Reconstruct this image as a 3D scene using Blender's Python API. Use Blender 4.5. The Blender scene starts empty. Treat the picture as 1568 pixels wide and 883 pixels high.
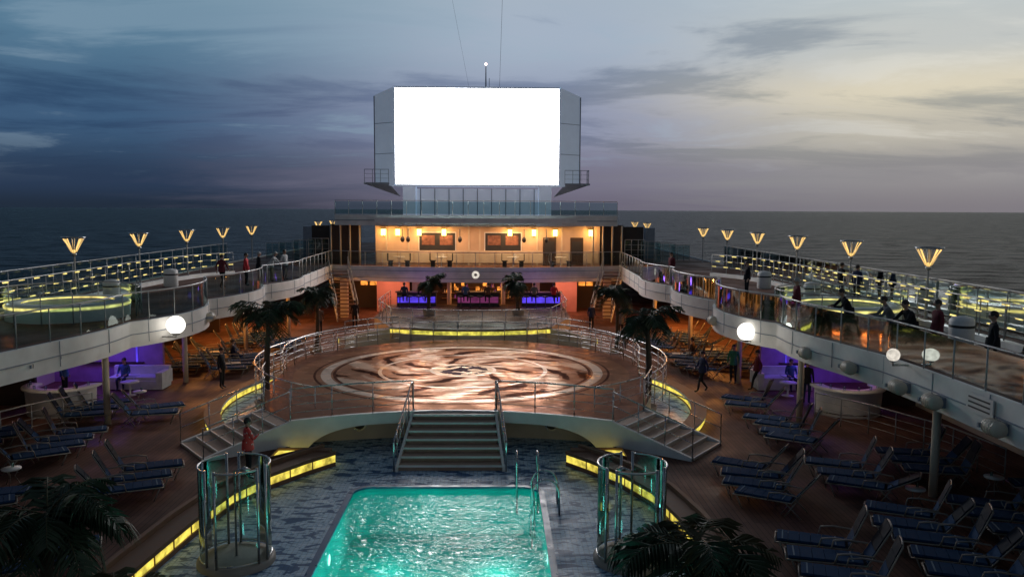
import bpy, math, random
from mathutils import Vector, Matrix, noise
random.seed(7)
rad=math.radians
sc=bpy.context.scene
col=sc.collection
# ---------------------------------------------------------------- materials
def newmat(name):
    m=bpy.data.materials.new(name); m.use_nodes=True
    nt=m.node_tree; nt.nodes.clear()
    return m,nt,nt.nodes,nt.links
def mat(name,c,rough=.6,metal=0,var=.18,ns=3.0,bump=0.0,em=None,es=0,spec=.5):
    m,nt,N,L=newmat(name)
    o=N.new('ShaderNodeOutputMaterial'); p=N.new('ShaderNodeBsdfPrincipled')
    tc=N.new('ShaderNodeTexCoord'); n=N.new('ShaderNodeTexNoise'); n.inputs['Scale'].default_value=ns; n.inputs['Detail'].default_value=5
    L.new(tc.outputs['Object'],n.inputs['Vector'])
    mr=N.new('ShaderNodeMapRange'); mr.inputs[1].default_value=.25; mr.inputs[2].default_value=.75
    mr.inputs[3].default_value=1-var; mr.inputs[4].default_value=1+var
    L.new(n.outputs['Fac'],mr.inputs[0])
    mx=N.new('ShaderNodeVectorMath'); mx.operation='SCALE'; mx.inputs[0].default_value=c
    L.new(mr.outputs[0],mx.inputs['Scale']); L.new(mx.outputs[0],p.inputs['Base Color'])
    mr2=N.new('ShaderNodeMapRange'); mr2.inputs[1].default_value=.3; mr2.inputs[2].default_value=.7
    mr2.inputs[3].default_value=max(0.03,rough-.12); mr2.inputs[4].default_value=min(1,rough+.12)
    L.new(n.outputs['Fac'],mr2.inputs[0]); L.new(mr2.outputs[0],p.inputs['Roughness'])
    p.inputs['Metallic'].default_value=metal; p.inputs['Specular IOR Level'].default_value=spec
    if bump:
        b=N.new('ShaderNodeBump'); b.inputs['Strength'].default_value=bump; b.inputs['Distance'].default_value=.02
        n2=N.new('ShaderNodeTexNoise'); n2.inputs['Scale'].default_value=ns*6
        L.new(tc.outputs['Object'],n2.inputs['Vector']); L.new(n2.outputs['Fac'],b.inputs['Height']); L.new(b.outputs[0],p.inputs['Normal'])
    if em:
        p.inputs['Emission Color'].default_value=(*em,1); p.inputs['Emission Strength'].default_value=es
    L.new(p.outputs[0],o.inputs[0])
    return m
def emis(name,c,s,var=.3,ns=2.0):
    m,nt,N,L=newmat(name)
    o=N.new('ShaderNodeOutputMaterial'); e=N.new('ShaderNodeEmission'); e.inputs[0].default_value=(*c,1)
    tc=N.new('ShaderNodeTexCoord'); n=N.new('ShaderNodeTexNoise'); n.inputs['Scale'].default_value=ns; n.inputs['Detail'].default_value=4
    L.new(tc.outputs['Object'],n.inputs['Vector'])
    mr=N.new('ShaderNodeMapRange'); mr.inputs[1].default_value=.33; mr.inputs[2].default_value=.67
    mr.inputs[3].default_value=s*(1-var); mr.inputs[4].default_value=s*(1+var)
    L.new(n.outputs['Fac'],mr.inputs[0]); L.new(mr.outputs[0],e.inputs[1]); L.new(e.outputs[0],o.inputs[0])
    return m
def glassm(name,tint,gl=.0):
    m,nt,N,L=newmat(name)
    o=N.new('ShaderNodeOutputMaterial'); t=N.new('ShaderNodeBsdfTransparent'); t.inputs[0].default_value=(*tint,1)
    g=N.new('ShaderNodeBsdfGlossy'); g.inputs['Roughness'].default_value=.05; g.inputs[0].default_value=(.7,.8,.8,1)
    f=N.new('ShaderNodeFresnel'); f.inputs[0].default_value=1.4
    tc=N.new('ShaderNodeTexCoord'); n=N.new('ShaderNodeTexNoise'); n.inputs['Scale'].default_value=1.4
    L.new(tc.outputs['Object'],n.inputs['Vector'])
    ad=N.new('ShaderNodeMath'); ad.operation='MULTIPLY_ADD'; ad.inputs[1].default_value=gl; L.new(n.outputs['Fac'],ad.inputs[0]); L.new(f.outputs[0],ad.inputs[2])
    x=N.new('ShaderNodeMixShader'); L.new(ad.outputs[0],x.inputs[0]); L.new(t.outputs[0],x.inputs[1]); L.new(g.outputs[0],x.inputs[2]); L.new(x.outputs[0],o.inputs[0])
    return m
WHITE=mat('white_paint',(.76,.74,.71),.5,var=.14,ns=1.5,bump=.05)
CREAM=mat('cream_paint',(.64,.55,.43),.5,var=.12,ns=1.2)
GREYP=mat('grey_panel',(.25,.28,.33),.5,var=.15)
HOUSE=mat('screen_housing_glow',(.66,.70,.76),.5,var=.1,ns=.7,em=(.55,.68,.9),es=.17)  # faint blue emission imitates glare from the screen; the panels are no lamp
DARK=mat('dark_grey',(.03,.032,.036),.5)
DARKB=mat('dark_interior',(.045,.028,.022),.6)
STEEL=mat('steel',(.50,.50,.50),.3,1,var=.12)
RAILW=mat('rail_paint',(.42,.42,.41),.35,.3)
GLASS=glassm('clear_glass',(.80,.90,.88),.02)
GLASSD=glassm('tinted_glass',(.45,.62,.64),.03)
LED=emis('yellow_led',(1,.80,.12),.85,.6,3.6)
LEDD=emis('yellow_led_dim',(1,.80,.25),1.1,.6,2.5)
TORCH=emis('torch_glow',(1,.62,.20),1.5,.2)
AMBER=emis('amber_lamp',(1,.55,.12),11,.1)
AMBD=emis('amber_downlight',(1,.45,.10),5,.1)
GLOBE=emis('globe_light',(1,.95,.85),2.5,.03)
GLOBED=emis('globe_light_dim',(1,.92,.8),.7,.3,8)
ORANGE=emis('orange_window',(1,.32,.05),1.2,.6,3)
PURPLE=emis('purple_panel',(.13,.07,1),.7,.5,1.2)
MAGENTA=emis('magenta_panel',(.55,.10,.35),.30,.5,1.2)
SCREEN=emis('screen_light',(1,.985,1),13,.02,.3)
TEAKTOP=mat('teak_trim',(.20,.11,.07),.6,ns=6,spec=.3)
FRAME=mat('lounger_frame',(.26,.23,.20),.45,.3)
SLING=mat('lounger_sling',(.014,.020,.030),.85,ns=8,spec=.2)
PAD=mat('lounger_pad',(.014,.050,.12),.9,ns=9,bump=.2,spec=.2)
PADL=mat('lounger_pad_stripe',(.18,.24,.30),.9,spec=.2)
TOWEL=mat('towel',(.45,.45,.42),.95,ns=10,bump=.5)
TRUNK=mat('palm_trunk',(.06,.042,.03),.9,ns=12,bump=.8)
LEAF=mat('palm_leaf',(.03,.05,.028),.6,var=.5,ns=3,spec=.3)
LEAF2=mat('palm_leaf_dry',(.065,.06,.03),.65,var=.4,ns=3,spec=.3)
SOIL=mat('planter',(.3,.27,.24),.7)
def math_(N,L,op,a,b=None,c=None):
    n=N.new('ShaderNodeMath'); n.operation=op
    for i,x in enumerate((a,b,c)):
        if x is None: continue
        if isinstance(x,(int,float)): n.inputs[i].default_value=x
        else: L.new(x,n.inputs[i])
    return n.outputs[0]
def deck_mat():
    m,nt,N,L=newmat('deck_planks')
    o=N.new('ShaderNodeOutputMaterial'); p=N.new('ShaderNodeBsdfPrincipled')
    tc=N.new('ShaderNodeTexCoord'); mp=N.new('ShaderNodeMapping'); mp.inputs['Rotation'].default_value=(0,0,rad(90))
    L.new(tc.outputs['Object'],mp.inputs[0])
    b=N.new('ShaderNodeTexBrick'); b.inputs['Color1'].default_value=(.17,.080,.056,1); b.inputs['Color2'].default_value=(.12,.058,.042,1)
    b.inputs['Mortar'].default_value=(.04,.022,.018,1); b.inputs['Scale'].default_value=1; b.inputs['Mortar Size'].default_value=.008
    b.inputs['Brick Width'].default_value=2.4; b.inputs['Row Height'].default_value=.14
    L.new(mp.outputs[0],b.inputs[0])
    n=N.new('ShaderNodeTexNoise'); n.inputs['Scale'].default_value=.5; n.inputs['Detail'].default_value=7; L.new(tc.outputs['Object'],n.inputs[0])
    mr=N.new('ShaderNodeMapRange'); mr.inputs[1].default_value=.3; mr.inputs[2].default_value=.7; mr.inputs[3].default_value=.6; mr.inputs[4].default_value=1.3
    L.new(n.outputs[0],mr.inputs[0]); s=N.new('ShaderNodeVectorMath'); s.operation='SCALE'; L.new(b.outputs[0],s.inputs[0]); L.new(mr.outputs[0],s.inputs['Scale'])
    L.new(s.outputs[0],p.inputs['Base Color'])
    r2=N.new('ShaderNodeMapRange'); r2.inputs[1].default_value=.35; r2.inputs[2].default_value=.65; r2.inputs[3].default_value=.8; r2.inputs[4].default_value=.5
    L.new(n.outputs[0],r2.inputs[0]); L.new(r2.outputs[0],p.inputs['Roughness']); p.inputs['Specular IOR Level'].default_value=.2
    L.new(p.outputs[0],o.inputs[0]); return m
DECK=deck_mat()
def tile_mat():
    m,nt,N,L=newmat('blue_mosaic_tile')
    o=N.new('ShaderNodeOutputMaterial'); p=N.new('ShaderNodeBsdfPrincipled')
    tc=N.new('ShaderNodeTexCoord')
    mp=N.new('ShaderNodeMapping'); mp.inputs['Scale'].default_value=(1.2,2.6,1); mp.inputs['Rotation'].default_value=(0,0,.45)
    L.new(tc.outputs['Object'],mp.inputs[0])
    n=N.new('ShaderNodeTexNoise'); n.inputs['Scale'].default_value=1.7; n.inputs['Detail'].default_value=1.5; n.inputs['Distortion'].default_value=.9
    L.new(mp.outputs[0],n.inputs[0])
    r=N.new('ShaderNodeValToRGB'); e=r.color_ramp.elements
    e[0].position=.36; e[0].color=(.05,.13,.27,1); e[1].position=.68; e[1].color=(.66,.78,.86,1)
    for ps,c in((.44,(.08,.17,.32,1)),(.46,(.46,.62,.76,1)),(.55,(.52,.68,.80,1)),(.565,(.24,.40,.58,1)),(.595,(.26,.42,.60,1)),(.61,(.62,.74,.84,1))):
        q=e.new(ps); q.color=c
    L.new(n.outputs['Fac'],r.inputs[0])
    b=N.new('ShaderNodeTexBrick'); b.inputs['Scale'].default_value=1; b.inputs['Brick Width'].default_value=.12; b.inputs['Row Height'].default_value=.12; b.inputs['Mortar Size'].default_value=.008; b.offset=0
    b.inputs['Color1'].default_value=(1,1,1,1); b.inputs['Color2'].default_value=(.78,.82,.86,1); b.inputs['Mortar'].default_value=(.6,.6,.6,1)
    L.new(tc.outputs['Object'],b.inputs[0])
    mm=N.new('ShaderNodeMixRGB'); mm.blend_type='MULTIPLY'; mm.inputs[0].default_value=1; L.new(r.outputs[0],mm.inputs[1]); L.new(b.outputs[0],mm.inputs[2])
    L.new(mm.outputs[0],p.inputs['Base Color'])
    n2=N.new('ShaderNodeTexNoise'); n2.inputs['Scale'].default_value=1.1; L.new(tc.outputs['Object'],n2.inputs[0])
    r2=N.new('ShaderNodeMapRange'); r2.inputs[1].default_value=.35; r2.inputs[2].default_value=.65; r2.inputs[3].default_value=.65; r2.inputs[4].default_value=.3
    L.new(n2.outputs[0],r2.inputs[0]); L.new(r2.outputs[0],p.inputs['Roughness']); p.inputs['Specular IOR Level'].default_value=.22
    L.new(p.outputs[0],o.inputs[0]); return m
TILE=tile_mat()
def stage_mat():
    m,nt,N,L=newmat('stage_mosaic')
    o=N.new('ShaderNodeOutputMaterial')
    tc=N.new('ShaderNodeTexCoord'); sp=N.new('ShaderNodeSeparateXYZ')
    L.new(tc.outputs['Object'],sp.inputs[0])
    x=sp.outputs[0]; y=math_(N,L,'SUBTRACT',sp.outputs[1],34.4)
    rr=math_(N,L,'SQRT',math_(N,L,'ADD',math_(N,L,'MULTIPLY',x,x),math_(N,L,'MULTIPLY',y,y)))
    th=math_(N,L,'ARCTAN2',y,x)
    n=N.new('ShaderNodeTexNoise'); n.inputs['Scale'].default_value=.55; n.inputs['Detail'].default_value=4; L.new(tc.outputs['Object'],n.inputs[0])
    ph=math_(N,L,'ADD',math_(N,L,'MULTIPLY',th,7),math_(N,L,'MULTIPLY',rr,.7))
    ph=math_(N,L,'ADD',ph,math_(N,L,'MULTIPLY',n.outputs[0],6))
    w=math_(N,L,'SINE',ph)
    w2=math_(N,L,'SINE',math_(N,L,'MULTIPLY_ADD',ph,2.0,math_(N,L,'MULTIPLY',rr,3.6)))
    mask=math_(N,L,'MULTIPLY_ADD',w,.30,math_(N,L,'MULTIPLY_ADD',w2,.22,.52))
    r=N.new('ShaderNodeValToRGB'); e=r.color_ramp.elements
    e[0].position=.08; e[0].color=(.05,.025,.02,1); e[1].position=.85; e[1].color=(.60,.43,.32,1)
    for ps,c in((.22,(.10,.045,.03,1)),(.27,(.34,.18,.115,1)),(.57,(.38,.21,.14,1)),(.64,(.52,.34,.245,1))):
        q=e.new(ps); q.color=c
    L.new(mask,r.inputs[0])
    def ring(r0,wd):
        d=math_(N,L,'ABSOLUTE',math_(N,L,'SUBTRACT',rr,r0))
        return math_(N,L,'LESS_THAN',d,wd)
    def over(f,a,c):
        q=N.new('ShaderNodeMixRGB'); L.new(f,q.inputs[0]); L.new(a,q.inputs[1]); q.inputs[2].default_value=c; return q.outputs[0]
    cc=over(math_(N,L,'GREATER_THAN',rr,5.3),r.outputs[0],(.34,.18,.115,1))
    cc=over(ring(5.35,.06),cc,(.12,.055,.04,1))
    cc=over(math_(N,L,'MAXIMUM',ring(3.5,.08),math_(N,L,'MAXIMUM',ring(5.7,.2),ring(1.35,.06))),cc,(.66,.52,.42,1))
    cc=over(ring(6.15,.05),cc,(.10,.045,.035,1))
    cc=over(math_(N,L,'LESS_THAN',rr,1.29),cc,(.58,.42,.30,1))
    n3=N.new('ShaderNodeTexNoise'); n3.inputs['Scale'].default_value=2.2; L.new(tc.outputs['Object'],n3.inputs[0])
    cc=over(math_(N,L,'MULTIPLY',math_(N,L,'LESS_THAN',rr,1.05),math_(N,L,'GREATER_THAN',n3.outputs[0],.5)),cc,(.05,.035,.04,1))
    cc=over(math_(N,L,'GREATER_THAN',rr,7.0),cc,(.26,.14,.10,1))
    n2=N.new('ShaderNodeTexNoise'); n2.inputs['Scale'].default_value=.8; n2.inputs['Detail'].default_value=5; L.new(tc.outputs['Object'],n2.inputs[0])
    def mr(v,a,b,c,d):
        q=N.new('ShaderNodeMapRange'); q.inputs[1].default_value=a;q.inputs[2].default_value=b;q.inputs[3].default_value=c;q.inputs[4].default_value=d; L.new(v,q.inputs[0]); return q.outputs[0]
    bp=N.new('ShaderNodeBump'); bp.inputs['Strength'].default_value=.6; bp.inputs['Distance'].default_value=.06
    n4=N.new('ShaderNodeTexNoise'); n4.inputs['Scale'].default_value=2.0; n4.inputs['Detail'].default_value=3; mp=N.new('ShaderNodeMapping'); mp.inputs['Scale'].default_value=(.6,1.5,1)
    L.new(tc.outputs['Object'],mp.inputs[0]); L.new(mp.outputs[0],n4.inputs[0]); L.new(n4.outputs[0],bp.inputs['Height'])
    d=N.new('ShaderNodeBsdfDiffuse'); L.new(cc,d.inputs[0])
    vm=N.new('ShaderNodeVectorMath'); vm.operation='SCALE'; vm.inputs['Scale'].default_value=1.55; L.new(cc,vm.inputs[0])
    gl=N.new('ShaderNodeBsdfGlossy'); L.new(vm.outputs[0],gl.inputs[0]); L.new(bp.outputs[0],gl.inputs['Normal']); L.new(mr(n2.outputs[0],.35,.65,.34,.14),gl.inputs['Roughness'])
    fr=N.new('ShaderNodeFresnel'); fr.inputs[0].default_value=1.4
    fac=math_(N,L,'MULTIPLY',fr.outputs[0],mr(n2.outputs[0],.38,.62,.5,1.4))
    x_=N.new('ShaderNodeMixShader'); L.new(fac,x_.inputs[0]); L.new(d.outputs[0],x_.inputs[1]); L.new(gl.outputs[0],x_.inputs[2]); L.new(x_.outputs[0],o.inputs[0]); return m
STAGE=stage_mat()
def water_mat():
    m,nt,N,L=newmat('pool_water')
    o=N.new('ShaderNodeOutputMaterial'); t=N.new('ShaderNodeBsdfTransparent'); t.inputs[0].default_value=(.42,.92,.88,1)
    g=N.new('ShaderNodeBsdfGlossy'); g.inputs['Roughness'].default_value=.03
    f=N.new('ShaderNodeFresnel'); f.inputs[0].default_value=1.42
    tc=N.new('ShaderNodeTexCoord'); n=N.new('ShaderNodeTexNoise'); n.inputs['Scale'].default_value=4.2; n.inputs['Detail'].default_value=3.5; n.inputs['Distortion'].default_value=.8
    mp=N.new('ShaderNodeMapping'); mp.inputs['Rotation'].default_value=(0,0,.35); mp.inputs['Scale'].default_value=(.8,1.3,1)
    L.new(tc.outputs['Object'],mp.inputs[0]); L.new(mp.outputs[0],n.inputs[0]); b=N.new('ShaderNodeBump'); b.inputs['Strength'].default_value=1; b.inputs['Distance'].default_value=.085
    L.new(n.outputs['Fac'],b.inputs['Height']); L.new(b.outputs[0],g.inputs['Normal']); L.new(b.outputs[0],f.inputs['Normal'])
    x=N.new('ShaderNodeMixShader'); L.new(f.outputs[0],x.inputs[0]); L.new(t.outputs[0],x.inputs[1]); L.new(g.outputs[0],x.inputs[2]); L.new(x.outputs[0],o.inputs[0])
    return m
WATER=water_mat()
POOLM=mat('pool_turquoise_tile',(.03,.58,.53),.6,var=.25,ns=.9)
COPING=mat('pool_coping',(.04,.09,.20),.35)
def sea_mat():
    m,nt,N,L=newmat('sea_water')
    o=N.new('ShaderNodeOutputMaterial'); p=N.new('ShaderNodeBsdfPrincipled')
    p.inputs['Base Color'].default_value=(.004,.014,.024,1); p.inputs['Roughness'].default_value=.3; p.inputs['IOR'].default_value=1.33
    tc=N.new('ShaderNodeTexCoord'); n=N.new('ShaderNodeTexNoise'); n.inputs['Scale'].default_value=.05; n.inputs['Detail'].default_value=9; n.inputs['Roughness'].default_value=.65
    mp=N.new('ShaderNodeMapping'); mp.inputs['Scale'].default_value=(.7,1.6,1); mp.inputs['Rotation'].default_value=(0,0,.2)
    L.new(tc.outputs['Object'],mp.inputs[0]); L.new(mp.outputs[0],n.inputs[0])
    b=N.new('ShaderNodeBump'); b.inputs['Strength'].default_value=1; b.inputs['Distance'].default_value=18
    L.new(n.outputs['Fac'],b.inputs['Height']); L.new(b.outputs[0],p.inputs['Normal'])
    r=N.new('ShaderNodeMapRange'); r.inputs[1].default_value=.42; r.inputs[2].default_value=.62; r.inputs[3].default_value=.01; r.inputs[4].default_value=.34
    L.new(n.outputs['Fac'],r.inputs[0]); L.new(r.outputs[0],p.inputs['Specular IOR Level']); p.inputs['Specular Tint'].default_value=(.65,.85,1,1)
    L.new(p.outputs[0],o.inputs[0]); return m
SEA=sea_mat()

# ---------------------------------------------------------------- geometry builder
class G:
    def __init__(s,name): s.name=name; s.v=[]; s.f=[]; s.mi=[]; s.sm=[]; s.mats=[]
    def m(s,mt):
        if mt not in s.mats: s.mats.append(mt)
        return s.mats.index(mt)
    def add(s,vs,fs,mt,smooth=False):
        b=len(s.v); s.v+= [tuple(v) for v in vs]; k=s.m(mt)
        for f in fs: s.f.append([b+i for i in f]); s.mi.append(k); s.sm.append(smooth)
    def box(s,c,sz,mt,rz=0,rx=0,ry=0):
        x,y,z=[a/2 for a in sz]
        M=Matrix.Rotation(rz,3,'Z')@Matrix.Rotation(ry,3,'Y')@Matrix.Rotation(rx,3,'X')
        vs=[M@Vector((a*x,b*y,d*z))+Vector(c) for a in(-1,1) for b in(-1,1) for d in(-1,1)]
        s.add(vs,[(0,1,3,2),(4,6,7,5),(0,4,5,1),(2,3,7,6),(0,2,6,4),(1,5,7,3)],mt)
    def tube(s,pts,r,mt,n=6,closed=False):
        pts=[Vector(p) for p in pts]; k=len(pts); vs=[]; fs=[]
        for i,p in enumerate(pts):
            if closed: d=pts[(i+1)%k]-pts[i-1]
            else: d=pts[min(i+1,k-1)]-pts[max(i-1,0)]
            if d.length<1e-7: d=Vector((0,0,1))
            d.normalize(); up=Vector((0,0,1)) if abs(d.z)<.95 else Vector((0,1,0))
            a=d.cross(up).normalized(); b=a.cross(d)
            ri=r[i] if isinstance(r,(list,tuple)) else r
            for j in range(n):
                t=2*math.pi*j/n; vs.append(p+a*math.cos(t)*ri+b*math.sin(t)*ri)
        for i in range(k if closed else k-1):
            for j in range(n):
                i2=(i+1)%k; fs.append((i*n+j,i*n+(j+1)%n,i2*n+(j+1)%n,i2*n+j))
        if not closed: fs.append(tuple(range(n))[::-1]); fs.append(tuple((k-1)*n+j for j in range(n)))
        s.add(vs,fs,mt,True)
    def lathe(s,prof,c,mt,n=24,a0=0,a1=2*math.pi):
        full=abs(a1-a0-2*math.pi)<1e-6; cols=n if full else n+1; vs=[];fs=[]
        for i in range(cols):
            t=a0+(a1-a0)*i/n
            for r,z in prof: vs.append((c[0]+r*math.cos(t),c[1]+r*math.sin(t),c[2]+z))
        k=len(prof)
        for i in range(n):
            i2=(i+1)%cols
            for j in range(k-1): fs.append((i*k+j,i2*k+j,i2*k+j+1,i*k+j+1))
        s.add(vs,fs,mt,True)
    def prism(s,pts,z0,z1,top,side=None,bot=True):
        side=side or top; n=len(pts)
        s.add([(p[0],p[1],z1) for p in pts],[tuple(range(n))],top)
        if bot: s.add([(p[0],p[1],z0) for p in pts],[tuple(range(n))[::-1]],side)
        s.add([(p[0],p[1],z0) for p in pts]+[(p[0],p[1],z1) for p in pts],[(i,(i+1)%n,n+(i+1)%n,n+i) for i in range(n)],side)
    def ribbon(s,path,z0,z1,mt,closed=False,smooth=True):
        n=len(path); zf=lambda z,i:(z[i] if isinstance(z,list) else z)
        vs=[(p[0],p[1],zf(z0,i)) for i,p in enumerate(path)]+[(p[0],p[1],zf(z1,i)) for i,p in enumerate(path)]
        s.add(vs,[(i,(i+1)%n,n+(i+1)%n,n+i) for i in range(n if closed else n-1)],mt,smooth)
    def wall(s,path,z0,z1,th,mt,top=None,closed=False):
        a=offset(path,th/2,closed); b=offset(path,-th/2,closed); n=len(path)
        zf=lambda z,i:(z[i] if isinstance(z,list) else z)
        s.ribbon(a,z0,z1,mt,closed); s.ribbon(b,z0,z1,mt,closed)
        for z,mm in((z1,top or mt),(z0,mt)):
            vs=[(p[0],p[1],zf(z,i)) for i,p in enumerate(a)]+[(p[0],p[1],zf(z,i)) for i,p in enumerate(b)]
            s.add(vs,[(i,(i+1)%n,n+(i+1)%n,n+i) for i in range(n if closed else n-1)],mm)
        if not closed:
            for i in(0,n-1):
                s.add([(a[i][0],a[i][1],zf(z0,i)),(b[i][0],b[i][1],zf(z0,i)),(b[i][0],b[i][1],zf(z1,i)),(a[i][0],a[i][1],zf(z1,i))],[(0,1,2,3)],mt)
    def sphere(s,c,r,mt,n=14,sc3=(1,1,1)):
        vs=[];fs=[];h=n//2
        for i in range(h+1):
            p=math.pi*i/h
            for j in range(n):
                t=2*math.pi*j/n
                vs.append((c[0]+r*sc3[0]*math.sin(p)*math.cos(t),c[1]+r*sc3[1]*math.sin(p)*math.sin(t),c[2]+r*sc3[2]*math.cos(p)))
        for i in range(h):
            for j in range(n): fs.append((i*n+j,(i+1)*n+j,(i+1)*n+(j+1)%n,i*n+(j+1)%n))
        s.add(vs,fs,mt,True)
    def mesh(s):
        me=bpy.data.meshes.new(s.name); me.from_pydata(s.v,[],s.f)
        for m in s.mats: me.materials.append(m)
        me.polygons.foreach_set('material_index',s.mi); me.polygons.foreach_set('use_smooth',s.sm); me.update(); return me
    def done(s,loc=(0,0,0),rz=0,parent=None,scale=1):
        return place(s.name,s.mesh(),loc,rz,scale,parent)
def place(name,me,loc,rz=0,scale=1,parent=None):
    o=bpy.data.objects.new(name,me); o.location=loc; o.rotation_euler=(0,0,rz); o.scale=(scale,)*3 if not isinstance(scale,tuple) else scale
    col.objects.link(o)
    if parent: o.parent=parent
    return o
def offset(path,d,closed=False):
    out=[];n=len(path)
    for i in range(n):
        if closed: a=path[i-1]; b=path[(i+1)%n]
        else: a=path[max(i-1,0)]; b=path[min(i+1,n-1)]
        dx,dy=b[0]-a[0],b[1]-a[1]; l=math.hypot(dx,dy) or 1
        out.append((path[i][0]-dy/l*d,path[i][1]+dx/l*d))
    return out
def resample(path,sp,closed=False):
    P=[Vector((p[0],p[1])) for p in path]
    if closed: P.append(P[0])
    L=[0]
    for i in range(1,len(P)): L.append(L[-1]+(P[i]-P[i-1]).length)
    n=max(1,round(L[-1]/sp)); out=[];j=0
    for k in range(n+1):
        t=L[-1]*k/n
        while j<len(L)-2 and L[j+1]<t: j+=1
        u=(t-L[j])/max(1e-6,L[j+1]-L[j]); q=P[j].lerp(P[j+1],min(1,max(0,u))); out.append((q.x,q.y))
    return out
def arc(cx,cy,r,a0,a1,n=24): return [(cx+r*math.cos(rad(a0+(a1-a0)*i/n)),cy+r*math.sin(rad(a0+(a1-a0)*i/n))) for i in range(n+1)]
def mir(p): return [(-x,y) for x,y in p]
def rail(g,path,z,h=1.05,bars=3,glass=None,sp=1.25,mt=None,closed=False,led=None,r=.021):
    mt=mt or STEEL
    ps=resample(path,sp,closed); fine=resample(path,.35,closed)
    for x,y in ps: g.tube([(x,y,z),(x,y,z+h)],r,mt,6)
    g.tube([(x,y,z+h) for x,y in fine],r*1.25,mt,6)
    for b in range(bars):
        zz=z+h*(b+1)/(bars+1)
        g.tube([(x,y,zz) for x,y in fine],.010,mt,4)
    if glass: g.ribbon(fine,z+.08,z+h-.07,glass)
    if led:
        for b in range(led):
            zz=z+h-.06-b*.34
            for k in range(b,len(fine)-1,3):
                g.tube([(fine[k][0],fine[k][1],zz),(fine[k+1][0],fine[k+1][1],zz)],.026,LEDD,4)

# ---------------------------------------------------------------- sea
g=G('sea'); S=60000
g.add([(-S,-S,-24),(S,-S,-24),(S,S,-24),(-S,S,-24)],[(0,1,2,3)],SEA); g.done()
g=G('ship_hull')
for s in(-1,1):
    g.add([(s*18.6,-20,-24),(s*18.6,110,-24),(s*18.6,110,3.3),(s*18.6,-20,3.3)],[(0,1,2,3)],WHITE)
g.done()

# ---------------------------------------------------------------- lido deck with basin
ZD=.45
KW=[(5,6.4),(14,6.4),(17.2,6.2),(19.5,6.0),(21.5,5.68),(23,5.05),(24.2,4.3),(25.1,3.62),(25.25,5.3),(26.2,5.05),(27.2,4.95),(28.6,4.9)]
def interp(K,y):
    if y<=K[0][0]: return K[0][1]
    for (a,b),(c,d) in zip(K,K[1:]):
        if y<=c: return b+(d-b)*(y-a)/(c-a)
    return K[-1][1]
g=G('pool_deck')
for s in(-1,1):
    for (a,b),(c,d) in zip(KW,KW[1:]):
        g.add([(s*b,a,ZD),(s*18.5,a,ZD),(s*18.5,c,ZD),(s*d,c,ZD)],[(0,1,2,3)],DECK)
g.add([(-18.5,28.6,ZD),(18.5,28.6,ZD),(18.5,100,ZD),(-18.5,100,ZD)],[(0,1,2,3)],DECK)
g.done()
for s in(-1,1):
    g=G('lit_pool_ledge')
    inner=[(s*interp(KW,y),y) for y in (6,10,14,16,17.2,18.3,19.5,20.5,21.5,22.3,23,23.6,24.2,24.7,25.08)]
    g.ribbon(inner,.12,.36,LED)
    for q in resample(inner,.9)[1:-1]: g.box((q[0]-s*.01,q[1],.24),(.03,.03,.24),TEAKTOP)
    g.wall(offset(inner,.02*s),0,.12,.05,TEAKTOP)
    seat=offset(inner,-.25*s)
    g.wall(seat,.365,.475,.64,TEAKTOP); g.wall(offset(inner,-.52*s),.48,.60,.12,TEAKTOP)
    tip=[(s*3.62,25.10),(s*4.4,25.22),(s*5.3,25.28)]
    g.ribbon(tip,.05,.42,LED)
    g.wall([(s*3.75,25.12),(s*5.4,25.12)],.40,.53,.30,TEAKTOP)
    tri=[(s*4.45,24.95),(s*5.35,24.95),(s*5.35,24.05)]
    g.prism(tri,.46,.54,LED,TEAKTOP)
    g.wall(tri+[tri[0]],.46,.61,.07,TEAKTOP)
    g.done()
PX=2.7
def pw(y):
    if y<13.5 : return math.sqrt(max(0,1-((13.5-y)/.6)**2))*.6+PX-.6 if y>12.9 else 0
    if y<22.5: return PX
    return PX-.6+.6*math.sqrt(max(0,1-((y-22.5)/.6)**2)) if y<23.1 else 0
g=G('tiled_pool_surround')
ys=[5,12.9]+[12.9+.6*(1-math.cos(rad(a))) for a in (10,25,45,65,90)]+[16,19,22.5]+[22.5+.6*math.sin(rad(a)) for a in (20,40,55,70,80,90)]+[25,28.8]
for a,b in zip(ys,ys[1:]):
    wa=pw(a+1e-5) if a>=12.9 and a<23.09 else 0; wb=pw(b-1e-5) if b<=23.11 and b>12.95 else 0
    if b<=12.91 or a>=23.09: wa=wb=0
    for s in(-1,1): g.add([(s*wa,a,0),(s*7,a,0),(s*7,b,0),(s*wb,b,0)],[(0,1,2,3)],TILE)
g.done()
po=[]
for cx,cy,a0 in((PX-.6,22.5,0),(-PX+.6,22.5,90),(-PX+.6,13.5,180),(PX-.6,13.5,270)): po+=arc(cx,cy,.6,a0,a0+90,8)
g=G('swimming_pool')
g.ribbon(po,-1.4,0.0,POOLM,True)
g.prism(po,-1.5,-1.4,POOLM)
g.wall(po,-.02,.035,.16,COPING,COPING,True)
for s in(-1,1):
    for yy in(15.6,19.4):
        vs=[(s*(PX-.03),yy+.14*math.cos(t*math.pi/5),-.55+.14*math.sin(t*math.pi/5)) for t in range(10)]
        g.add(vs,[tuple(range(10))],GLOBE)
g.done()
g=G('pool_water'); nx,ny=90,170; vs=[];fs=[]
for j in range(ny+1):
    for i in range(nx+1):
        x=-PX+2*PX*i/nx; y=12.9+10.2*j/ny
        z=-.10+.022*noise.noise(Vector((x*1.3,y*1.5,0)))+.016*noise.noise(Vector((x*3.2+9,y*4.2,3)))
        vs.append((x,y,z))
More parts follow.
